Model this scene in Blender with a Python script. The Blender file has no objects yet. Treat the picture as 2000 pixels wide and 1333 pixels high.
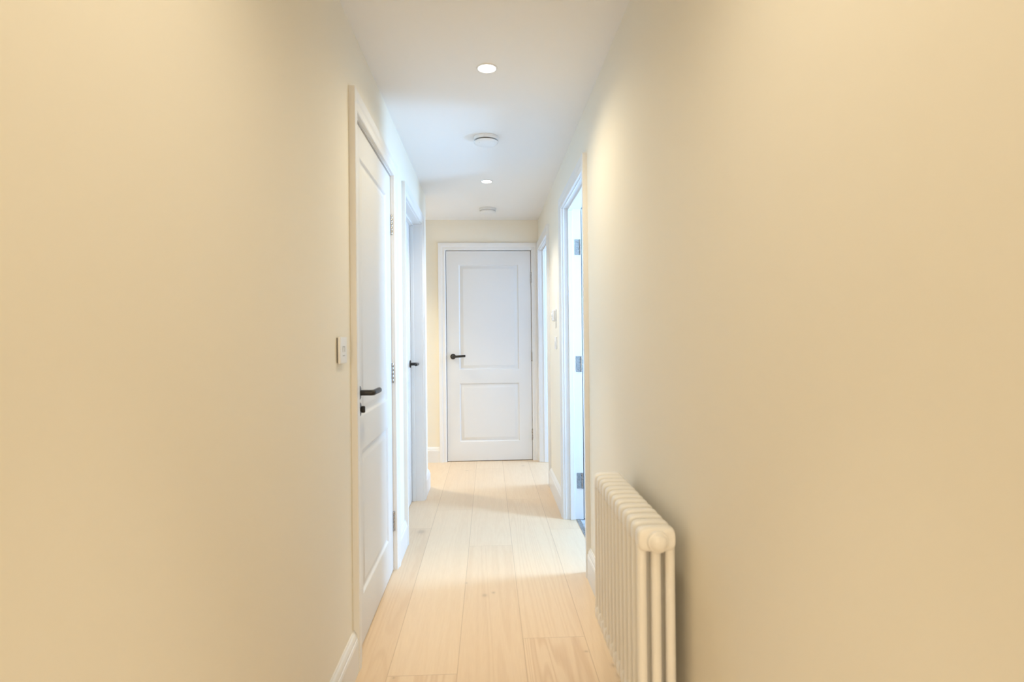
import bpy, bmesh, math, random
from mathutils import Vector, Matrix
PI = math.pi
random.seed(3)
S = bpy.context.scene
COL = S.collection

# ------------------------------------------------------------------ camera
F_PX, YAW, PITCH, ROLL, CAM_H, SH_Y = 1115.1, .0415, .0031, .0099, 1.16, -8.73
cam_d = bpy.data.cameras.new('camera')
cam_d.sensor_fit = 'HORIZONTAL'; cam_d.sensor_width = 36.0
cam_d.lens = F_PX * 36 / 2000
cam_d.shift_y = SH_Y / 2000
cam_d.clip_start = .02
cam_d.dof.use_dof = True; cam_d.dof.focus_distance = 4.6; cam_d.dof.aperture_fstop = 3.2
cam = bpy.data.objects.new('camera', cam_d); COL.objects.link(cam)
cy, sy_ = math.cos(YAW), math.sin(YAW)
right = Vector((cy, -sy_, 0)); fwd = Vector((sy_, cy, 0)); up = Vector((0, 0, 1))
cp, sp = math.cos(PITCH), math.sin(PITCH)
fwd2 = cp * fwd + sp * up; up2 = -sp * fwd + cp * up
cr, sr = math.cos(ROLL), math.sin(ROLL)
r3 = cr * right - sr * up2; u3 = sr * right + cr * up2
M = Matrix((r3, u3, -fwd2)).transposed().to_4x4()
M.translation = Vector((0, 0, CAM_H))
cam.matrix_world = M
S.camera = cam

# ------------------------------------------------------------------ colour management, world, light
S.view_settings.view_transform = 'Standard'
S.view_settings.look = 'None'
S.view_settings.gamma = 1.0
S.view_settings.exposure = 0.40
S.view_settings.use_curve_mapping = False

world = bpy.data.worlds.new('daylight'); S.world = world
world.use_nodes = True
bg = world.node_tree.nodes['Background']
bg.inputs['Color'].default_value = (.72, .85, 1.0, 1)
bg.inputs['Strength'].default_value = .6

def area(name, loc, rot, sx, sz, power, color, disk=False, spread=180):
    l = bpy.data.lights.new(name, 'AREA')
    l.shape = 'DISK' if disk else 'RECTANGLE'
    l.size = sx
    if not disk: l.size_y = sz
    l.energy = power; l.color = color; l.spread = math.radians(spread)
    o = bpy.data.objects.new(name, l); COL.objects.link(o)
    o.location = loc; o.rotation_euler = rot
    return o

# daylight entering by the side windows, then the rear fill
area('bathroom_window_daylight', (1.86, 3.0, 1.45), (0, PI/2, 0), 1.10, .38, 68, (.38, .64, 1.0))
area('bedroom_window_daylight', (2.46, 5.00, 1.50), (0, PI/2, 0), 1.10, .7, 60, (.42, .65, 1.0))
area('rear_fill_light', (0, -6.27, 1.50), (PI/2, 0, 0), .70, 1.2, 62, (1, .80, .58))  # warm fill added behind the camera, unseen, to even out the walls

# recessed downlights: x, y, spill power, spill angle, beam power (48 deg), colour
DOWNLIGHTS = [(.005, 2.37, 16, 165, 60, (1, .85, .58)), (0, 4.08, 34, 112, 0, (1, .93, .85)), (0, .66, 14, 155, 45, (1, .88, .68)),
              (-1.25, 4.95, 74, 112, 0, (1, .88, .66)), (0, -1.05, 14, 160, 0, (1, .91, .74)), (0, -2.76, 90, 160, 0, (1, .91, .74)), (0, -4.47, 110, 160, 0, (1, .91, .74))]  # the row behind the camera is added, unseen, as fill

# ------------------------------------------------------------------ dimensions
XL, XR = -.4806, .4828          # corridor wall faces
T = .115                        # wall thickness
H = 2.284                       # ceiling
ZO = 1.984                      # door opening height
CW, CT = .066, .0212            # architrave width, thickness
D1 = (2.090, 2.896)             # openings along the corridor
D2 = (3.304, 4.119)
LEND = 4.478                    # end of left wall
R1 = (2.805, 3.626)
R2 = (4.521, 5.320)
YE = 5.411; ES = .0132          # end wall
W0, W1 = -.396, .412            # end door opening
YB = -6.0                       # back of corridor

# ------------------------------------------------------------------ materials
def mat(name):
    m = bpy.data.materials.new(name); m.use_nodes = True
    nt = m.node_tree; b = nt.nodes['Principled BSDF']
    return m, nt, b

def paint(name, col, rough, bump=0.0, scale=300, spec=.5):
    m, nt, b = mat(name)
    b.inputs['Base Color'].default_value = (*col, 1)
    b.inputs['Roughness'].default_value = rough
    b.inputs['Specular IOR Level'].default_value = spec
    tc = nt.nodes.new('ShaderNodeTexCoord')
    n = nt.nodes.new('ShaderNodeTexNoise'); n.inputs['Scale'].default_value = scale; n.inputs['Detail'].default_value = 3
    nt.links.new(tc.outputs['Object'], n.inputs['Vector'])
    if bump:
        bp = nt.nodes.new('ShaderNodeBump'); bp.inputs['Strength'].default_value = bump; bp.inputs['Distance'].default_value = .001
        nt.links.new(n.outputs['Fac'], bp.inputs['Height']); nt.links.new(bp.outputs['Normal'], b.inputs['Normal'])
    rr = nt.nodes.new('ShaderNodeMapRange'); rr.inputs['To Min'].default_value = rough - .04; rr.inputs['To Max'].default_value = rough + .04
    nt.links.new(n.outputs['Fac'], rr.inputs['Value']); nt.links.new(rr.outputs['Result'], b.inputs['Roughness'])
    return m

M_WALL = paint('cream_wall_paint', (.905, .86, .75), .75, .12, 220, .3)
M_CEIL = paint('white_ceiling_paint', (.92, .91, .89), .85, .08, 220, .2)
M_WOODWORK = paint('white_satin_woodwork', (.82, .82, .81), .38, .04, 120)
M_DOOR = paint('white_door_paint', (.745, .745, .735), .42, .08, 160)
M_RAD = paint('white_enamel', (.92, .90, .86), .30, 0, 60)
M_PLASTIC = paint('white_plastic', (.84, .84, .83), .35, 0, 60)
M_PLASTIC_GREY = paint('grey_plastic_detail', (.42, .43, .42), .45, 0, 60)
M_DARK = paint('dark_gap_plastic', (.10, .095, .09), .6, 0, 60)
M_BLACK = paint('matt_black_metal', (.012, .011, .010), .38, .05, 400)
M_TILE_WALL = paint('pale_bathroom_paint', (.70, .72, .74), .5, 0, 80)

def metal(name, col, rough):
    m, nt, b = mat(name)
    b.inputs['Base Color'].default_value = (*col, 1); b.inputs['Metallic'].default_value = 1
    tc = nt.nodes.new('ShaderNodeTexCoord')
    n = nt.nodes.new('ShaderNodeTexNoise'); n.inputs['Scale'].default_value = 90
    nt.links.new(tc.outputs['Object'], n.inputs['Vector'])
    rr = nt.nodes.new('ShaderNodeMapRange'); rr.inputs['To Min'].default_value = rough - .06; rr.inputs['To Max'].default_value = rough + .06
    nt.links.new(n.outputs['Fac'], rr.inputs['Value']); nt.links.new(rr.outputs['Result'], b.inputs['Roughness'])
    return m
M_STEEL = metal('satin_steel', (.42, .40, .38), .27)

def emis(name, col, s):
    m, nt, b = mat(name)
    b.inputs['Base Color'].default_value = (1, 1, 1, 1)
    b.inputs['Emission Color'].default_value = (*col, 1); b.inputs['Emission Strength'].default_value = s
    return m
M_LAMP = emis('lit_lamp_lens', (1, .97, .92), 6)
M_LED = emis('green_indicator', (.2, .9, .3), .6)

def glass():
    m = bpy.data.materials.new('window_glass'); m.use_nodes = True; nt = m.node_tree
    nt.nodes.clear()
    o = nt.nodes.new('ShaderNodeOutputMaterial'); mx = nt.nodes.new('ShaderNodeMixShader'); mx.inputs[0].default_value = .06
    t = nt.nodes.new('ShaderNodeBsdfTransparent'); g = nt.nodes.new('ShaderNodeBsdfGlossy'); g.inputs['Roughness'].default_value = .03
    nt.links.new(t.outputs[0], mx.inputs[1]); nt.links.new(g.outputs[0], mx.inputs[2]); nt.links.new(mx.outputs[0], o.inputs[0])
    return m
M_GLASS = glass()

def oak():
    m, nt, b = mat('pale_oak_planks')
    N = nt.nodes.new; L = nt.links.new
    def mth(op, a, b_=None, c=None):
        n = N('ShaderNodeMath'); n.operation = op
        for i, v in enumerate((a, b_, c)):
            if v is None: continue
            if isinstance(v, (int, float)): n.inputs[i].default_value = v
            else: L(v, n.inputs[i])
        return n.outputs[0]
    tc = N('ShaderNodeTexCoord'); sx = N('ShaderNodeSeparateXYZ'); L(tc.outputs['Object'], sx.inputs[0])
    X, Y = sx.outputs['X'], sx.outputs['Y']
    PW = .2405; PL = 1.9
    u = mth('DIVIDE', mth('ADD', X, .119 + PW * 10), PW)
    row = mth('FLOOR', u); fu = mth('FRACT', u)
    # end joints, each row with its own offset; rows 9 and 11 carry the joints seen in the foreground
    wn = N('ShaderNodeTexWhiteNoise'); wn.noise_dimensions = '1D'; L(row, wn.inputs['W'])
    off = mth('MULTIPLY', wn.outputs['Value'], PL)
    is9 = mth('COMPARE', row, 9, .1); is11 = mth('COMPARE', row, 11, .1)
    for rw, pos in ((8, 1.62), (9, 1.985), (10, 1.30), (11, 2.205), (12, 1.55)):
        ir = mth('COMPARE', row, rw, .1)
        off = mth('ADD', mth('MULTIPLY', off, mth('SUBTRACT', 1, ir)), mth('MULTIPLY', ir, 5 * PL - pos))
    v = mth('DIVIDE', mth('ADD', Y, off), PL)
    seg = mth('FLOOR', v); fv = mth('FRACT', v)
    # per-plank random
    cmb = N('ShaderNodeCombineXYZ'); L(row, cmb.inputs[0]); L(seg, cmb.inputs[1])
    wp = N('ShaderNodeTexWhiteNoise'); wp.noise_dimensions = '3D'; L(cmb.outputs[0], wp.inputs['Vector'])
    pr = wp.outputs['Value']
    # seams
    du = mth('MULTIPLY', mth('MINIMUM', fu, mth('SUBTRACT', 1, fu)), PW)
    dv = mth('MULTIPLY', mth('MINIMUM', fv, mth('SUBTRACT', 1, fv)), PL)
    dd = mth('MINIMUM', du, dv)
    seam = N('ShaderNodeMapRange'); seam.interpolation_type = 'SMOOTHSTEP'
    seam.inputs['From Min'].default_value = .0003; seam.inputs['From Max'].default_value = .0019
    L(dd, seam.inputs['Value'])
    # grain: cathedral figure from a warped, stretched field
    cv = N('ShaderNodeCombineXYZ')
    L(mth('ADD', mth('MULTIPLY', X, 1.0), mth('MULTIPLY', pr, 37)), cv.inputs[0]); L(mth('MULTIPLY', Y, .055), cv.inputs[1]); L(mth('MULTIPLY', pr, 11), cv.inputs[2])
    n1 = N('ShaderNodeTexNoise'); n1.inputs['Scale'].default_value = 5.5; n1.inputs['Detail'].default_value = 2; n1.inputs['Distortion'].default_value = .5
    L(cv.outputs[0], n1.inputs['Vector'])
    rings = mth('SINE', mth('MULTIPLY', n1.outputs['Fac'], 100))
    ringm = N('ShaderNodeMapRange'); ringm.inputs['From Min'].default_value = -.2; ringm.inputs['From Max'].default_value = 1; L(rings, ringm.inputs['Value'])
    # fine pores
    cf = N('ShaderNodeCombineXYZ')
    L(mth('ADD', mth('MULTIPLY', X, 1.0), mth('MULTIPLY', pr, 17)), cf.inputs[0]); L(mth('MULTIPLY', Y, .06), cf.inputs[1])
    n2 = N('ShaderNodeTexNoise'); n2.inputs['Scale'].default_value = 170; n2.inputs['Detail'].default_value = 4; L(cf.outputs[0], n2.inputs['Vector'])
    n3 = N('ShaderNodeTexNoise'); n3.inputs['Scale'].default_value = 2.2; n3.inputs['Detail'].default_value = 2; L(cv.outputs[0], n3.inputs['Vector'])
    strong = mth('ADD', .11, mth('MULTIPLY', mth('GREATER_THAN', pr, .62), .12))
    # boards that the photo shows with a bold figure
    seg_bold = mth('MULTIPLY', is11, mth('LESS_THAN', Y, 2.205))
    seg_bold2 = mth('MULTIPLY', is9, mth('LESS_THAN', Y, 1.985))
    strong = mth('ADD', strong, mth('MULTIPLY', mth('ADD', seg_bold, seg_bold2), .45))
    g = mth('MULTIPLY', ringm.outputs[0], strong)
    g = mth('ADD', mth('MULTIPLY', g, .55), mth('MULTIPLY', n2.outputs['Fac'], .30))
    g = mth('ADD', g, mth('MULTIPLY', mth('SUBTRACT', pr, .5), .16))
    g = mth('ADD', g, mth('MULTIPLY', mth('SUBTRACT', n3.outputs['Fac'], .5), .35))
    # knots
    knots = [(-.028, 2.585, .011, .016), (.012, 2.61, .008, .010), (-.200, 5.03, .016, .010), (.305, 5.18, .015, .010), (.432, 2.005, .010, .013),
             (.440, 1.945, .012, .018), (-.335, 1.975, .004, .005), (-.415, 3.46, .024, .035), (-.115, 2.72, .005, .007), (.35, 2.10, .008, .006)]
    acc = None
    for kx, ky, rx, ry in knots:
        a = mth('DIVIDE', mth('SUBTRACT', X, kx), rx); c = mth('DIVIDE', mth('SUBTRACT', Y, ky), ry)
        r2 = mth('ADD', mth('MULTIPLY', a, a), mth('MULTIPLY', c, c))
        k = mth('DIVIDE', 1, mth('ADD', 1, mth('MULTIPLY', r2, mth('ADD', r2, .4))))
        acc = k if acc is None else mth('ADD', acc, k)
    acc = mth('MULTIPLY', mth('MINIMUM', acc, 1), .5)
    ramp = N('ShaderNodeValToRGB'); ramp.color_ramp.elements[0].position = 0; ramp.color_ramp.elements[1].position = .75
    ramp.color_ramp.elements[0].color = (.745, .585, .405, 1); ramp.color_ramp.elements[1].color = (.56, .38, .225, 1)
    L(g, ramp.inputs[0])
    mk = N('ShaderNodeMix'); mk.data_type = 'RGBA'; mk.inputs['B'].default_value = (.33, .24, .16, 1)
    L(acc, mk.inputs['Factor']); L(ramp.outputs[0], mk.inputs['A'])
    ms = N('ShaderNodeMix'); ms.data_type = 'RGBA'; ms.inputs['A'].default_value = (.50, .36, .23, 1)
    L(seam.outputs[0], ms.inputs['Factor']); L(mk.outputs['Result'], ms.inputs['B'])
    L(ms.outputs['Result'], b.inputs['Base Color'])
    b.inputs['Roughness'].default_value = .42
    b.inputs['Specular IOR Level'].default_value = .45
    bp = N('ShaderNodeBump'); bp.inputs['Strength'].default_value = .25; bp.inputs['Distance'].default_value = .001
    L(mth('SUBTRACT', seam.outputs[0], mth('MULTIPLY', g, .3)), bp.inputs['Height']); L(bp.outputs[0], b.inputs['Normal'])
    return m
M_OAK = oak()

def terrazzo():
    m, nt, b = mat('grey_speckled_tile')
    tc = nt.nodes.new('ShaderNodeTexCoord'); v = nt.nodes.new('ShaderNodeTexVoronoi'); v.inputs['Scale'].default_value = 90
    nt.links.new(tc.outputs['Object'], v.inputs['Vector'])
    r = nt.nodes.new('ShaderNodeValToRGB'); r.color_ramp.elements[0].color = (.25, .27, .30, 1); r.color_ramp.elements[1].color = (.62, .65, .69, 1)
    r.color_ramp.elements[1].position = .6
    nt.links.new(v.outputs['Color'], r.inputs[0]); nt.links.new(r.outputs[0], b.inputs['Base Color'])
    b.inputs['Roughness'].default_value = .35
    return m
M_TERR = terrazzo()

# ------------------------------------------------------------------ helpers
def smooth(me, ang=35):
    for p in me.polygons: p.use_smooth = True
    try: me.set_sharp_from_angle(angle=math.radians(ang))
    except Exception: pass

def obj(name, bm, m, parent=None, sm=False):
    bmesh.ops.recalc_face_normals(bm, faces=bm.faces)
    me = bpy.data.meshes.new(name); bm.to_mesh(me); bm.free()
    if sm: smooth(me)
    me.materials.append(m)
    o = bpy.data.objects.new(name, me); COL.objects.link(o)
    if parent: o.parent = parent
    return o

def tag(o, label=None, cat=None, group=None, kind=None):
    if label: o['label'] = label
    if cat: o['category'] = cat
    if group: o['group'] = group
    if kind: o['kind'] = kind
    return o

def empty(name, loc, rz=0):
    o = bpy.data.objects.new(name, None); COL.objects.link(o)
    o.empty_display_size = .1; o.location = loc; o.rotation_euler = (0, 0, rz)
    return o

def box(bm, a, b, bevel=0, seg=2):
    v = [bm.verts.new((x, y, z)) for x in (a[0], b[0]) for y in (a[1], b[1]) for z in (a[2], b[2])]
    fs = [bm.faces.new([v[i] for i in q]) for q in ((0, 1, 3, 2), (4, 6, 7, 5), (0, 4, 5, 1), (2, 3, 7, 6), (0, 2, 6, 4), (1, 5, 7, 3))]
    bmesh.ops.recalc_face_normals(bm, faces=fs)
    if bevel:
        es = list({e for f in fs for e in f.edges})
        bmesh.ops.bevel(bm, geom=es, offset=bevel, segments=seg, profile=.5, affect='EDGES')

def lathe(bm, prof, axis='Z', origin=(0, 0, 0), n=40):
    """prof: (radius, height) list; spun round axis."""
    o = Vector(origin); rings = []
    def pt(r, h, a):
        c, s = r * math.cos(a), r * math.sin(a)
        if axis == 'Z': return o + Vector((c, s, h))
        if axis == 'Y': return o + Vector((c, h, s))
        return o + Vector((h, c, s))
    for r, h in prof:
        if r < 1e-6: rings.append([bm.verts.new(pt(0, h, 0))])
        else: rings.append([bm.verts.new(pt(r, h, 2 * PI * i / n)) for i in range(n)])
    for A, B in zip(rings, rings[1:]):
        for i in range(n):
            j = (i + 1) % n
            if len(A) == 1 and len(B) == 1: continue
            if len(A) == 1: bm.faces.new((A[0], B[i], B[j]))
            elif len(B) == 1: bm.faces.new((A[i], A[j], B[0]))
            else: bm.faces.new((A[i], A[j], B[j], B[i]))

def tube(bm, pts, r, n=20, cap=True):
    pts = [Vector(p) for p in pts]; rings = []
    rs = r if isinstance(r, (list, tuple)) else [r] * len(pts)
    ref = Vector((0, 0, 1))
    for i, p in enumerate(pts):
        d = (pts[min(i + 1, len(pts) - 1)] - pts[max(i - 1, 0)]).normalized()
        rf = ref if abs(d.dot(ref)) < .95 else Vector((0, 1, 0))
        a = d.cross(rf).normalized(); b = d.cross(a).normalized()
        rings.append([bm.verts.new(p + rs[i] * (math.cos(2 * PI * k / n) * a + math.sin(2 * PI * k / n) * b)) for k in range(n)])
    for A, B in zip(rings, rings[1:]):
        for i in range(n):
            j = (i + 1) % n; bm.faces.new((A[i], A[j], B[j], B[i]))
    if cap:
        bm.faces.new(rings[0]); bm.faces.new(rings[-1])

def sweep(bm, prof, path, cap=True):
    """prof: list of (t, z), t = distance out of the wall; path: list of (x, y) on the wall face,
    the room lying to the right of the direction of travel. Mitred corners."""
    P = [Vector(p) for p in path]; rows = []
    for i, p in enumerate(P):
        dirs = []
        if i > 0: dirs.append((P[i] - P[i - 1]).normalized())
        if i < len(P) - 1: dirs.append((P[i + 1] - P[i]).normalized())
        ns = [Vector((d.y, -d.x)) for d in dirs]
        if len(ns) == 1: mdir = ns[0]
        else:
            mdir = (ns[0] + ns[1]).normalized(); mdir = mdir / mdir.dot(ns[0])
        rows.append([bm.verts.new((p.x + mdir.x * t, p.y + mdir.y * t, z)) for t, z in prof])
    n = len(prof)
    for A, B in zip(rows, rows[1:]):
        for i in range(n - 1): bm.faces.new((A[i], A[i + 1], B[i + 1], B[i]))
        bm.faces.new((A[n - 1], A[0], B[0], B[n - 1]))
    if cap:
        bm.faces.new(rows[0]); bm.faces.new(rows[-1])

# ------------------------------------------------------------------ room shell
def yend(x): return YE + ES * x

def wall_strip(bm, axis, c0, c1, a, b, openings, h=H, sill=0):
    """wall slab lying between c0..c1 on the thin axis, running a..b, with (s,e,top[,bottom]) openings"""
    def B(s, e, z0, z1):
        if e - s < 1e-5 or z1 - z0 < 1e-5: return
        if axis == 'Y': box(bm, (c0, s, z0), (c1, e, z1))
        else: box(bm, (s, c0, z0), (e, c1, z1))
    cur = a
    for o in openings:
        s, e, t = o[:3]; bo = o[3] if len(o) > 3 else 0
        B(cur, s, 0, h); B(s, e, t, h)
        if bo: B(s, e, 0, bo)
        cur = e
    B(cur, b, 0, h)

LN = .028   # door lining thickness
def struct(o, label, cat): return tag(o, label, cat, kind='structure')

bm = bmesh.new(); wall_strip(bm, 'Y', XL - T, XL, YB, LEND, [(D1[0] - LN, D1[1] + LN, ZO + LN), (D2[0] - LN, D2[1] + LN, ZO + LN)])
struct(obj('wall_left', bm, M_WALL), 'long cream wall on the left of the hallway with two doors', 'wall')
bm = bmesh.new(); wall_strip(bm, 'Y', XR, XR + T, YB, YE + .12, [(R1[0] - LN, R1[1] + LN, ZO + LN), (R2[0] - LN, R2[1] + LN, ZO + LN)])
struct(obj('wall_right', bm, M_WALL), 'long cream wall on the right of the hallway behind the radiator', 'wall')

# end wall, very slightly out of square
we = empty('wall_end', (0, YE, 0), math.atan(ES))
struct(we, 'cream wall closing the far end of the hallway around the door', 'wall')
bm = bmesh.new(); wall_strip(bm, 'X', 0, T, -2.2, XR + .002, [(W0 - LN, W1 + LN, ZO + LN + .0117)])
o = obj('wall_face', bm, M_WALL, we)

# lobby that opens to the left past the end of the left wall
bm = bmesh.new(); box(bm, (-2.2, LEND - T, 0), (XL - T, LEND, H))
struct(obj('wall_lobby', bm, M_WALL), 'cream wall of the lobby returning left past the second door', 'wall')
bm = bmesh.new(); box(bm, (-2.3, LEND - T, 0), (-2.2, YE + .1, H))
struct(obj('wall_lobby_side', bm, M_WALL), 'cream side wall at the far left of the lobby', 'wall')
bm = bmesh.new(); wall_strip(bm, 'X', YB - .1, YB, XL - T, XR + T, [(-.38, .38, 2.12, .86)])
struct(obj('wall_back', bm, M_WALL), 'cream wall behind the viewpoint', 'wall')

bm = bmesh.new(); box(bm, (-2.3, YB - .1, -.05), (.549, YE + .35, 0)); box(bm, (.549, 4.34, -.05), (2.6, YE + .35, 0))
struct(obj('floor', bm, M_OAK), 'pale oak plank floor running down the hallway', 'floor')
bm = bmesh.new(); box(bm, (-2.3, YB - .1, H), (2.6, YE + .35, H + .06))
struct(obj('ceiling', bm, M_CEIL), 'flat white hallway ceiling with recessed lights', 'ceiling')

# bathroom on the right
bm = bmesh.new(); box(bm, (.575, 2.0, -.05), (1.90, 4.30, -.004))
struct(obj('floor_bathroom', bm, M_TERR), 'grey speckled tile floor seen through the open doorway', 'floor')
bm = bmesh.new(); box(bm, (.549, 2.0, -.05), (.575, 4.30, .003))
struct(obj('trim_threshold', bm, M_STEEL), 'metal threshold strip in the near right doorway', 'threshold')
WX = 1.78
bm = bmesh.new(); wall_strip(bm, 'Y', WX, WX + .12, 2.0, 4.30, [(2.80, 3.20, 2.02, .88)])
struct(obj('wall_bathroom_outer', bm, M_TILE_WALL), 'pale outer wall of the bathroom with a narrow window', 'wall')
bm = bmesh.new(); box(bm, (XR + T, 1.9, 0), (WX + .12, 2.0, H))
struct(obj('wall_bathroom_near', bm, M_TILE_WALL), 'pale near wall of the bathroom', 'wall')
bm = bmesh.new(); box(bm, (XR + T, 4.30, 0), (2.5, 4.36, H))
struct(obj('wall_partition', bm, M_TILE_WALL), 'pale partition between the two rooms on the right', 'wall')
BX = 2.38
bm = bmesh.new(); wall_strip(bm, 'Y', BX, BX + .12, 4.36, YE + .12, [(4.62, 5.38, 2.07, .90)])
struct(obj('wall_bedroom_outer', bm, M_TILE_WALL), 'pale outer wall of the far right room with a window', 'wall')
bm = bmesh.new(); box(bm, (XR + T, YE + .12, 0), (2.5, YE + .24, H))
struct(obj('wall_bedroom_far', bm, M_TILE_WALL), 'pale far wall of the far right room', 'wall')

def window(name, x, y0, y1, z0, z1, label, rz=0):
    w = struct(empty(name, (x, (y0 + y1) / 2, z0) if not rz else ((y0 + y1) / 2, x, z0), rz), label, 'window')
    hw = (y1 - y0) / 2; hh = z1 - z0
    bm = bmesh.new(); f = .04
    box(bm, (.02, -hw, 0), (.08, hw, f)); box(bm, (.02, -hw, hh - f), (.08, hw, hh))
    box(bm, (.02, -hw, f), (.08, -hw + f, hh - f)); box(bm, (.02, hw - f, f), (.08, hw, hh - f))
    obj('window_frame', bm, M_WOODWORK, w)
    bm = bmesh.new(); box(bm, (.045, -hw + f, f), (.055, hw - f, hh - f)); obj('pane', bm, M_GLASS, w)
window('window_1', WX, 2.80, 3.20, .88, 2.02, 'narrow window in the bathroom outer wall')
window('window_fill', YB, -.38, .38, .86, 2.12, 'added window for the fill light in the wall behind the viewpoint', -PI / 2)  # unseen window added to go with the rear fill light
window('window_2', BX, 4.62, 5.38, .90, 2.07, 'window in the outer wall of the far right room')

# ------------------------------------------------------------------ baseboards
BB = [(0, 0), (.018, 0), (.018, .108), (.0165, .112), (.0165, .116), (.0135, .119), (.0125, .127), (.009, .136), (.005, .1405), (.0035, .145), (0, .145)]
bm = bmesh.new()
sweep(bm, BB, [(XL, YB), (XL, D1[0] - .070)])
sweep(bm, BB, [(XL, D1[1] + .070), (XL, D2[0] - .070)])
sweep(bm, BB, [(XL, D2[1] + .070), (XL, LEND), (-2.2, LEND)])
struct(obj('baseboard_left', bm, M_WOODWORK), 'white moulded skirting along the left wall', 'skirting board')
bm = bmesh.new()
sweep(bm, BB, [(XR, R1[0] - .070), (XR, YB)])
sweep(bm, BB, [(XR, R2[0] - .070), (XR, R1[1] + .070)])
struct(obj('baseboard_right', bm, M_WOODWORK), 'white moulded skirting along the right wall behind the radiator', 'skirting board')
bm = bmesh.new(); sweep(bm, BB, [(-2.2, yend(-2.2)), (W0 - .070, yend(W0 - .07))])
struct(obj('baseboard_end', bm, M_WOODWORK), 'white moulded skirting left of the door in the end wall', 'skirting board')

# ------------------------------------------------------------------ doors
ARCH = [(.004, 0), (.004, .0125), (.007, .0150), (.026, .0160), (.031, .0150), (.034, .0160), (.040, .0200), (.044, .0212), (.069, .0212), (.070, .0200), (.070, 0)]
def architrave(W, Hh, y0, sgn, z0=0):
    """sgn -1: on the front face (local -y); +1: on the rear face"""
    bm = bmesh.new(); rows = []
    for k in range(4):
        row = []
        for o, t in ARCH:
            x, z = [(-o, z0), (-o, Hh + o), (W + o, Hh + o), (W + o, z0)][k]
            row.append(bm.verts.new((x, y0 + sgn * t, z)))
        rows.append(row)
    n = len(ARCH)
    for A, B in zip(rows, rows[1:]):
        for i in range(n): bm.faces.new((A[i], A[(i + 1) % n], B[(i + 1) % n], B[i]))
    bm.faces.new(rows[0]); bm.faces.new(rows[-1])
    return bm

def lining(W, Hh, stop_y, td=T):
    bm = bmesh.new()
    box(bm, (-LN, 0, 0), (0, td, Hh + LN)); box(bm, (W, 0, 0), (W + LN, td, Hh + LN)); box(bm, (0, 0, Hh), (W, td, Hh + LN))
    a, b = stop_y; s = .012
    box(bm, (0, a, 0), (s, b, Hh - s), .0015, 1); box(bm, (W - s, a, 0), (W, b, Hh - s), .0015, 1); box(bm, (0, a, Hh - s), (W, b, Hh))
    return bm

PANELS = [(.185, .738), (.866, 1.862)]
PPROF = [(0, 0), (.002, .0010), (.006, .0070), (.010, .0092), (.015, .0096), (.021, .0086), (.034, .0036), (.041, .0018), (.045, .0020)]
def leaf_mesh(w, z0, z1, th=.040, inset=.117):
    """leaf from x=0..w, front face y=0, back y=th"""
    bm = bmesh.new()
    xs = [0, inset, w - inset, w]; zs = [z0, PANELS[0][0], PANELS[0][1], PANELS[1][0], PANELS[1][1], z1]
    for face in (0, 1):
        yy = 0 if face == 0 else th; sg = 1 if face == 0 else -1
        g = {}
        for i, x in enumerate(xs):
            for j, z in enumerate(zs): g[i, j] = bm.verts.new((x, yy, z))
        for i in range(3):
            for j in range(5):
                if i == 1 and j in (1, 3):
                    prev = [g[i, j], g[i + 1, j], g[i + 1, j + 1], g[i, j + 1]]
                    for ins, dp in PPROF[1:]:
                        cur = [bm.verts.new((xs[i] + ins, yy + sg * dp, zs[j] + ins)), bm.verts.new((xs[i + 1] - ins, yy + sg * dp, zs[j] + ins)),
                               bm.verts.new((xs[i + 1] - ins, yy + sg * dp, zs[j + 1] - ins)), bm.verts.new((xs[i] + ins, yy + sg * dp, zs[j + 1] - ins))]
                        for k in range(4): bm.faces.new((prev[k], prev[(k + 1) % 4], cur[(k + 1) % 4], cur[k]))
                        prev = cur
                    bm.faces.new(prev)
                else: bm.faces.new((g[i, j], g[i + 1, j], g[i + 1, j + 1], g[i, j + 1]))
        if face == 0: G0 = g
    G1 = g
    loop = [(i, 0) for i in range(4)] + [(3, j) for j in range(1, 6)] + [(i, 5) for i in (2, 1, 0)] + [(0, j) for j in (4, 3, 2, 1)]
    for a, b in zip(loop, loop[1:] + loop[:1]): bm.faces.new((G0[a], G0[b], G1[b], G1[a]))
    return bm

def handle_mesh(x, z, toward, y0=0, sgn=-1, rise=0.0, L=.118):
    """lever handle: rose, neck, lever running in +-x (toward)"""
    bm = bmesh.new()
    lathe(bm, [(0, y0), (.026, y0), (.026, y0 + sgn * .006), (.0245, y0 + sgn * .0075), (.0125, y0 + sgn * .0085), (.0105, y0 + sgn * .010)], 'Y', (x, 0, z), 40)
    r = .0106; out = .056
    pts = [(x, y0 + sgn * .006, z), (x, y0 + sgn * (out - .007), z)]
    for k in range(1, 7):
        a = k / 6 * PI / 2
        pts.append((x + toward * .008 * (1 - math.cos(a)), y0 + sgn * (out - .008 + .008 * math.sin(a)), z + rise * .008 * (1 - math.cos(a))))
    pts += [(x + toward * (L - .003), y0 + sgn * out, z + rise * L), (x + toward * L, y0 + sgn * out, z + rise * L)]
    tube(bm, pts, [r] * (len(pts) - 1) + [r * .75], 20)
    return bm

def hinge_mesh(x, y, zc, knuckle_only=True):
    bm = bmesh.new(); h = .1
    for k in range(5):
        a = zc - h / 2 + k * h / 5
        lathe(bm, [(0, a + .0004), (.0058, a + .0004), (.0062, a + .001), (.0062, a + h / 5 - .001), (.0058, a + h / 5 - .0004), (0, a + h / 5 - .0004)], 'Z', (x, y, 0), 16)
    box(bm, (x - .0012, y, zc - h / 2), (x + .0012, y + .030, zc + h / 2))
    return bm
HZ = [.247, .992, 1.738]

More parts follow.
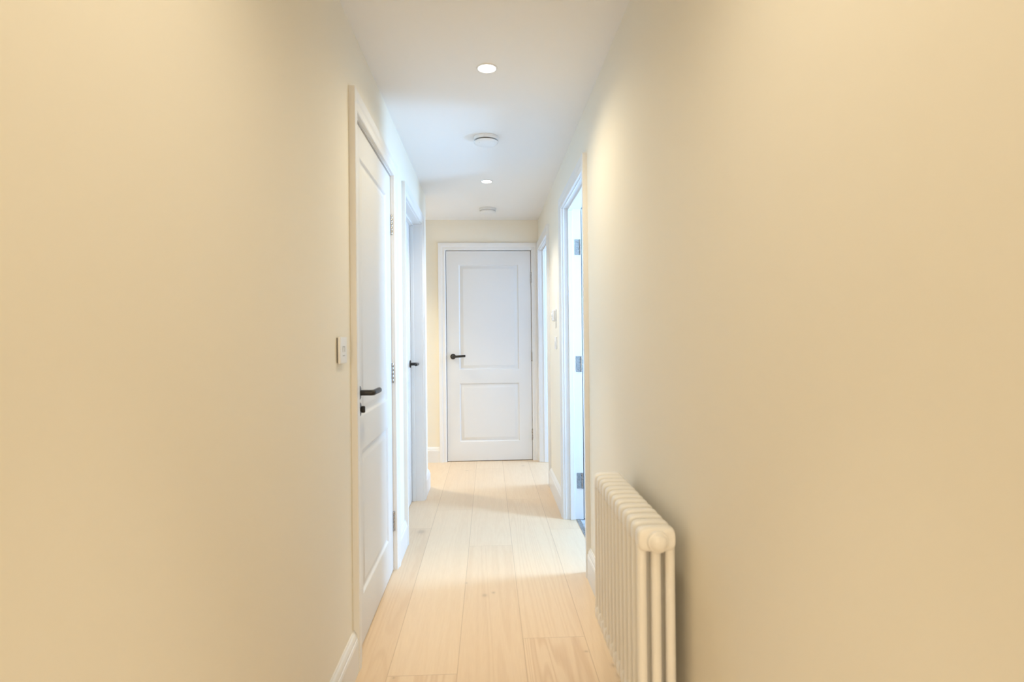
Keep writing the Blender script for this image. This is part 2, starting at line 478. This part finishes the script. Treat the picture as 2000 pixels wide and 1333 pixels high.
def door_set(name, label, loc, rz, W, leaf_y, hinge, handle_z, stop, thumb=False, handle_rise=0.0, z0=.006, back_arch=True, Hh=ZO):
    e = struct(empty(name, loc, rz), label, 'door')
    obj('architrave', architrave(W, Hh, 0, -1), M_WOODWORK, e, True)
    obj('door_lining', lining(W, Hh, stop), M_WOODWORK, e)
    if leaf_y is None: return e
    g = .004
    lf = obj('door_leaf', leaf_mesh(W - 2 * g, z0, Hh - .006), M_DOOR, e, True)
    lf.location = (g, leaf_y, 0)
    bs = .058
    hx = bs if hinge == 'R' else W - 2 * g - bs
    o = obj('lever_handle', handle_mesh(hx, handle_z, 1 if hinge == 'R' else -1, 0, -1, handle_rise), M_BLACK, lf, True); o['label'] = 'matt black lever handle'
    if thumb:
        bm = bmesh.new(); z = handle_z - .062
        lathe(bm, [(0, 0), (.026, 0), (.026, -.006), (.0245, -.0075), (.008, -.0085), (.0075, -.012)], 'Y', (hx, 0, z), 40)
        box(bm, (hx - .006, -.026, z - .013), (hx + .006, -.010, z + .013), .005, 3)
        o = obj('thumb_turn', bm, M_BLACK, lf, True); o['label'] = 'matt black thumb turn'
    if leaf_y < .03:
        for z in HZ:
            o = obj('hinge', hinge_mesh(W - .001 if hinge == 'R' else .001, leaf_y - .0045, z), M_STEEL, e, True); o['label'] = 'satin steel hinge'
    return e

door_set('door_1', 'closed white panelled door nearest on the left wall', (XL, D1[0], 0), PI / 2, D1[1] - D1[0], .0065, 'R', .962, (.048, .075), thumb=True)
door_set('door_2', 'closed white door deeply recessed in the left wall', (XL, D2[0], 0), PI / 2, D2[1] - D2[0], .074, 'L', .985, (.050, .073))
ed = door_set('door_3', 'closed white two-panel door at the end of the hallway', (W0 * math.cos(math.atan(ES)), yend(W0), 0), math.atan(ES), W1 - W0, .004, 'R', .993, (.046, .075), handle_rise=.045, Hh=ZO + .0117)
# dark unlit cupboard behind the end door is closed off by the wall itself
bm = bmesh.new(); box(bm, (W0 - .2, YE + T + .02, 0), (XR + T, YE + T + .05, H))
struct(obj('wall_cupboard', bm, M_WALL), 'cream wall hidden behind the end door', 'wall')

# near right doorway, its leaf swung open into the bathroom
def open_door(name, label, y0, y1, swing):
    W = y1 - y0
    e = door_set(name, label, (XR, y1, 0), -PI / 2, W, None, 'L', 0, (.030, .058))
    lf = obj('door_leaf', leaf_mesh(W - .006, .006, ZO - .004), M_DOOR, e, True)
    # pivot at room-side arris of the far jamb (local x = 0, y = T)
    lf.location = (.002, T + .004, 0); lf.rotation_euler = (0, 0, math.radians(swing))
    for z in HZ:
        bm = bmesh.new(); h = .1
        for k in range(5):
            a = z - h / 2 + k * h / 5
            lathe(bm, [(0, a + .0004), (.0062, a + .0004), (.0062, a + h / 5 - .0004), (0, a + h / 5 - .0004)], 'Z', (.006, T - .006, 0), 16)
        box(bm, (0, T - .042, z - h / 2), (.0016, T - .008, z + h / 2), .0006, 1)
        for sz in (-.034, -.012, .012, .034):
            lathe(bm, [(0, .0026), (.0028, .0022), (.0036, .0014)], 'X', (0, T - .024 + (.006 if abs(sz) < .02 else -.006), z + sz), 12)
        o = obj('hinge', bm, M_STEEL, e, True); o['label'] = 'satin steel hinge plate on the white jamb'
    o = obj('lever_handle', handle_mesh(W - .006 - .058, .985, -1, 0, -1), M_BLACK, lf, True); o['label'] = 'matt black lever handle'
    return e
open_door('door_4', 'open doorway nearest on the right wall, daylight coming through', R1[0], R1[1], 88)
door_set('door_5', 'open doorway on the right wall beside the end door', (XR, R2[1], 0), -PI / 2, R2[1] - R2[0], None, 'L', 0, (.030, .058))

# ------------------------------------------------------------------ radiator
RX0 = .3655; RPX = .0347; RY0 = 1.372; RP = .0458; RN = 13; RZ0, RZ1 = .200, .702
rad = empty('column_radiator', (RX0 + RPX, RY0 + RP * 6, RZ0))
tag(rad, 'white three-column radiator of thirteen sections mounted on the right wall', 'radiator')
def section_mesh():
    bm = bmesh.new(); hh = RZ1 - RZ0
    for k in (-1, 0, 1):
        tube(bm, [(k * RPX, 0, .030), (k * RPX, 0, hh - .030)], .0122, 20)
    for zc, s in ((.030, -1), (hh - .030, 1)):
        # header: rounded hull across the three tubes
        n = 28; m = 12; rows = []
        a_, c_, d_ = RPX + .0124, .0300, .0185
        for i in range(m + 1):
            t = -1 + 2 * i / m
            yy = d_ * math.copysign(abs(math.sin(t * PI / 2)) ** .9, t)
            kf = max(0.0, math.cos(t * PI / 2)) ** .45
            row = []
            for j in range(n):
                th = 2 * PI * j / n; cx, sz = math.cos(th), math.sin(th)
                px = math.copysign(abs(cx) ** .40, cx); pz = math.copysign(abs(sz) ** .55, sz)
                row.append(bm.verts.new((px * (a_ - .010 * (1 - kf)), yy, zc + pz * (c_ - .014 * (1 - kf)))))
            rows.append(row)
        for A, B in zip(rows, rows[1:]):
            for j in range(n): bm.faces.new((A[j], A[(j + 1) % n], B[(j + 1) % n], B[j]))
        bm.faces.new(rows[0]); bm.faces.new(rows[-1])
    # joint hubs to the next section
    for zc in (.032, hh - .032): tube(bm, [(0, -RP / 2, zc), (0, RP / 2, zc)], .019, 20)
    return bm
s0 = obj('radiator_section', section_mesh(), M_RAD, rad, True)
s0.location = (0, -6 * RP, 0)
for i in range(1, RN):
    c = s0.copy(); COL.objects.link(c); c.parent = rad; c.location = (0, (i - 6) * RP, 0)
def plug():
    bm = bmesh.new()
    lathe(bm, [(0, -.040), (.010, -.0395), (.016, -.037), (.0195, -.034), (.0215, -.031), (.0245, -.030), (.0262, -.027), (.0262, -.018), (.024, -.016), (.022, -.010)], 'Y', (0, 0, 0), 32)
    return bm
p0 = obj('end_plug', plug(), M_RAD, rad, True); p0.location = (0, -6 * RP, RZ1 - RZ0 - .032)
for zz, k, rz in ((.032, -6, 0), (.032, 6, PI), (RZ1 - RZ0 - .032, 6, PI)):
    c = p0.copy(); COL.objects.link(c); c.parent = rad; c.location = (0, k * RP, zz); c.rotation_euler = (0, 0, rz)
for k in (-2.5, 4.5):
    bm = bmesh.new(); box(bm, (.03, k * RP - .010, .36), (XR - RX0 - RPX, k * RP + .010, .40), .002, 1)
    obj('wall_bracket', bm, M_RAD, rad)

# ------------------------------------------------------------------ ceiling fittings
def downlight(x, y, label, spill, spill_angle, beam, color):
    e = empty('recessed_downlight', (x, y, H)); tag(e, label, 'ceiling light', 'recessed ceiling downlights')
    bm = bmesh.new(); lathe(bm, [(.0365, .020), (.0355, -.001), (.0375, -.0035), (.0430, -.0030), (.0445, -.0005), (.0445, 0), (.0365, 0)], 'Z', (0, 0, 0), 48)
    obj('bezel', bm, M_PLASTIC, e, True)
    bm = bmesh.new(); lathe(bm, [(0, -.0022), (.030, -.0021), (.0362, -.0010), (.0362, .002), (0, .002)], 'Z', (0, 0, 0), 48)
    obj('lens', bm, M_LAMP, e, True)
    for nm, pw, ang in (('lamp_spill', spill, spill_angle), ('lamp_beam', beam, 48)):
        if not pw: continue
        l = bpy.data.lights.new(nm, 'SPOT'); l.energy = pw; l.color = color; l.spot_size = math.radians(ang); l.spot_blend = 1.0; l.shadow_soft_size = .035
        lo = bpy.data.objects.new(nm, l); COL.objects.link(lo); lo.parent = e; lo.location = (0, 0, -.045)
    return e
LABS = ['round lit downlight, nearer of the two on the hallway ceiling', 'round lit downlight, farther one, between the two smoke alarms',
        'round lit downlight in the ceiling above the radiator', 'round lit downlight in the lobby ceiling past the left wall',
        'added fill downlight behind the viewpoint, first of three', 'added fill downlight behind the viewpoint, middle of three', 'added fill downlight behind the viewpoint, nearest the added rear window']
for (x, y, sp_, an_, be_, c_), lb in zip(DOWNLIGHTS, LABS): downlight(x, y, lb, sp_, an_, be_, c_)

def alarm(x, y, label, r=.0685, slot=True):
    e = empty('smoke_alarm', (x, y, H)); tag(e, label, 'smoke alarm', 'ceiling alarms')
    bm = bmesh.new(); lathe(bm, [(0, 0), (r, 0), (r + .0005, -.002), (r, -.018), (r - .002, -.020), (0, -.020)], 'Z', (0, 0, 0), 56)
    box(bm, (-.012, -r - .002, -.014), (-.006, -r + .004, -.006)); box(bm, (.008, -r - .002, -.014), (.014, -r + .004, -.006))
    obj('mounting_base', bm, M_PLASTIC, e, True)
    bm = bmesh.new(); lathe(bm, [(r - .009, -.019), (r - .009, -.0275), (0, -.0275)], 'Z', (0, 0, 0), 56)
    o = obj('vent_gap', bm, M_DARK if slot else M_PLASTIC, e, True)
    if slot: o['label'] = 'dark vent slot'
    bm = bmesh.new(); lathe(bm, [(0, -.0262), (r - .003, -.0262), (r - .001, -.0275), (r - .003, -.033), (r - .010, -.0385), (r - .022, -.0415), (0, -.0425)], 'Z', (0, 0, 0), 56)
    obj('cover', bm, M_PLASTIC, e, True)
    if not slot: return e
    bm = bmesh.new(); lathe(bm, [(0, -.0405), (.0028, -.0405), (.0028, -.0380), (0, -.0380)], 'Z', (-.036, -.034, 0), 16)
    obj('indicator', bm, M_DARK, e, True)['label'] = 'small dark indicator'
    return e
alarm(-.002, 3.185, 'round white smoke alarm with a dark slot, between the two downlights')
alarm(.006, 4.935, 'round white alarm nearest the end wall on the ceiling', .071, False)

# ------------------------------------------------------------------ wall controls
# left plate (wall normal +X): local -y out of wall via rz = +90
e = empty('wall_control_plate', (XL, 1.872, 1.127), PI / 2)
tag(e, 'square white control plate on the left wall before the first door', 'wall switch')
bm = bmesh.new(); box(bm, (-.040, -.0035, -.040), (.040, 0, .040)); obj('back_box_edge', bm, M_DARK, e)
bm = bmesh.new(); box(bm, (-.043, -.012, -.043), (.043, -.0035, .043), .0025, 3); obj('face_plate', bm, M_PLASTIC, e, True)
bm = bmesh.new()
for a, b in (((-.013, .010), (.013, .013)), ((-.013, -.006), (-.010, .010)), ((.010, -.006), (.013, .010))):
    box(bm, (a[0], -.0128, a[1]), (b[0], -.0118, b[1]))
obj('display_outline', bm, M_PLASTIC_GREY, e)['label'] = 'grey outline of the small display'
bm = bmesh.new(); box(bm, (-.012, -.0128, -.019), (.012, -.0118, -.0165)); obj('indicator_bar', bm, M_PLASTIC_GREY, e)

e = empty('thermostat', (XR, 4.045, 1.319), -PI / 2)
tag(e, 'small white thermostat box on the right wall above the light switch', 'thermostat')
bm = bmesh.new(); box(bm, (-.043, -.010, -.043), (.043, 0, .043), .003, 3); obj('base', bm, M_PLASTIC, e, True)
bm = bmesh.new(); box(bm, (-.039, -.026, -.039), (.039, -.010, .039), .005, 3); obj('housing', bm, M_PLASTIC, e, True)
bm = bmesh.new(); lathe(bm, [(0, -.031), (.014, -.031), (.0155, -.030), (.0155, -.025)], 'Y', (-.012, 0, .006), 28)
obj('dial', bm, M_PLASTIC, e, True)
for zz in (.016, -.026):
    bm = bmesh.new(); box(bm, (-.034, -.0266, zz), (-.024, -.0255, zz + .010))
    obj('button', bm, M_PLASTIC_GREY, e)['label'] = 'small grey button'

e = empty('light_switch', (XR, 4.030, 1.125), -PI / 2)
tag(e, 'white light switch on the right wall below the thermostat', 'light switch')
bm = bmesh.new(); box(bm, (-.043, -.009, -.044), (.043, 0, .044), .002, 2); obj('face_plate', bm, M_PLASTIC, e, True)
for k in (-1, 1):
    bm = bmesh.new(); box(bm, (k * .012 - .009, -.0125, -.013), (k * .012 + .009, -.008, .013), .0015, 2); obj('rocker', bm, M_PLASTIC, e, True)
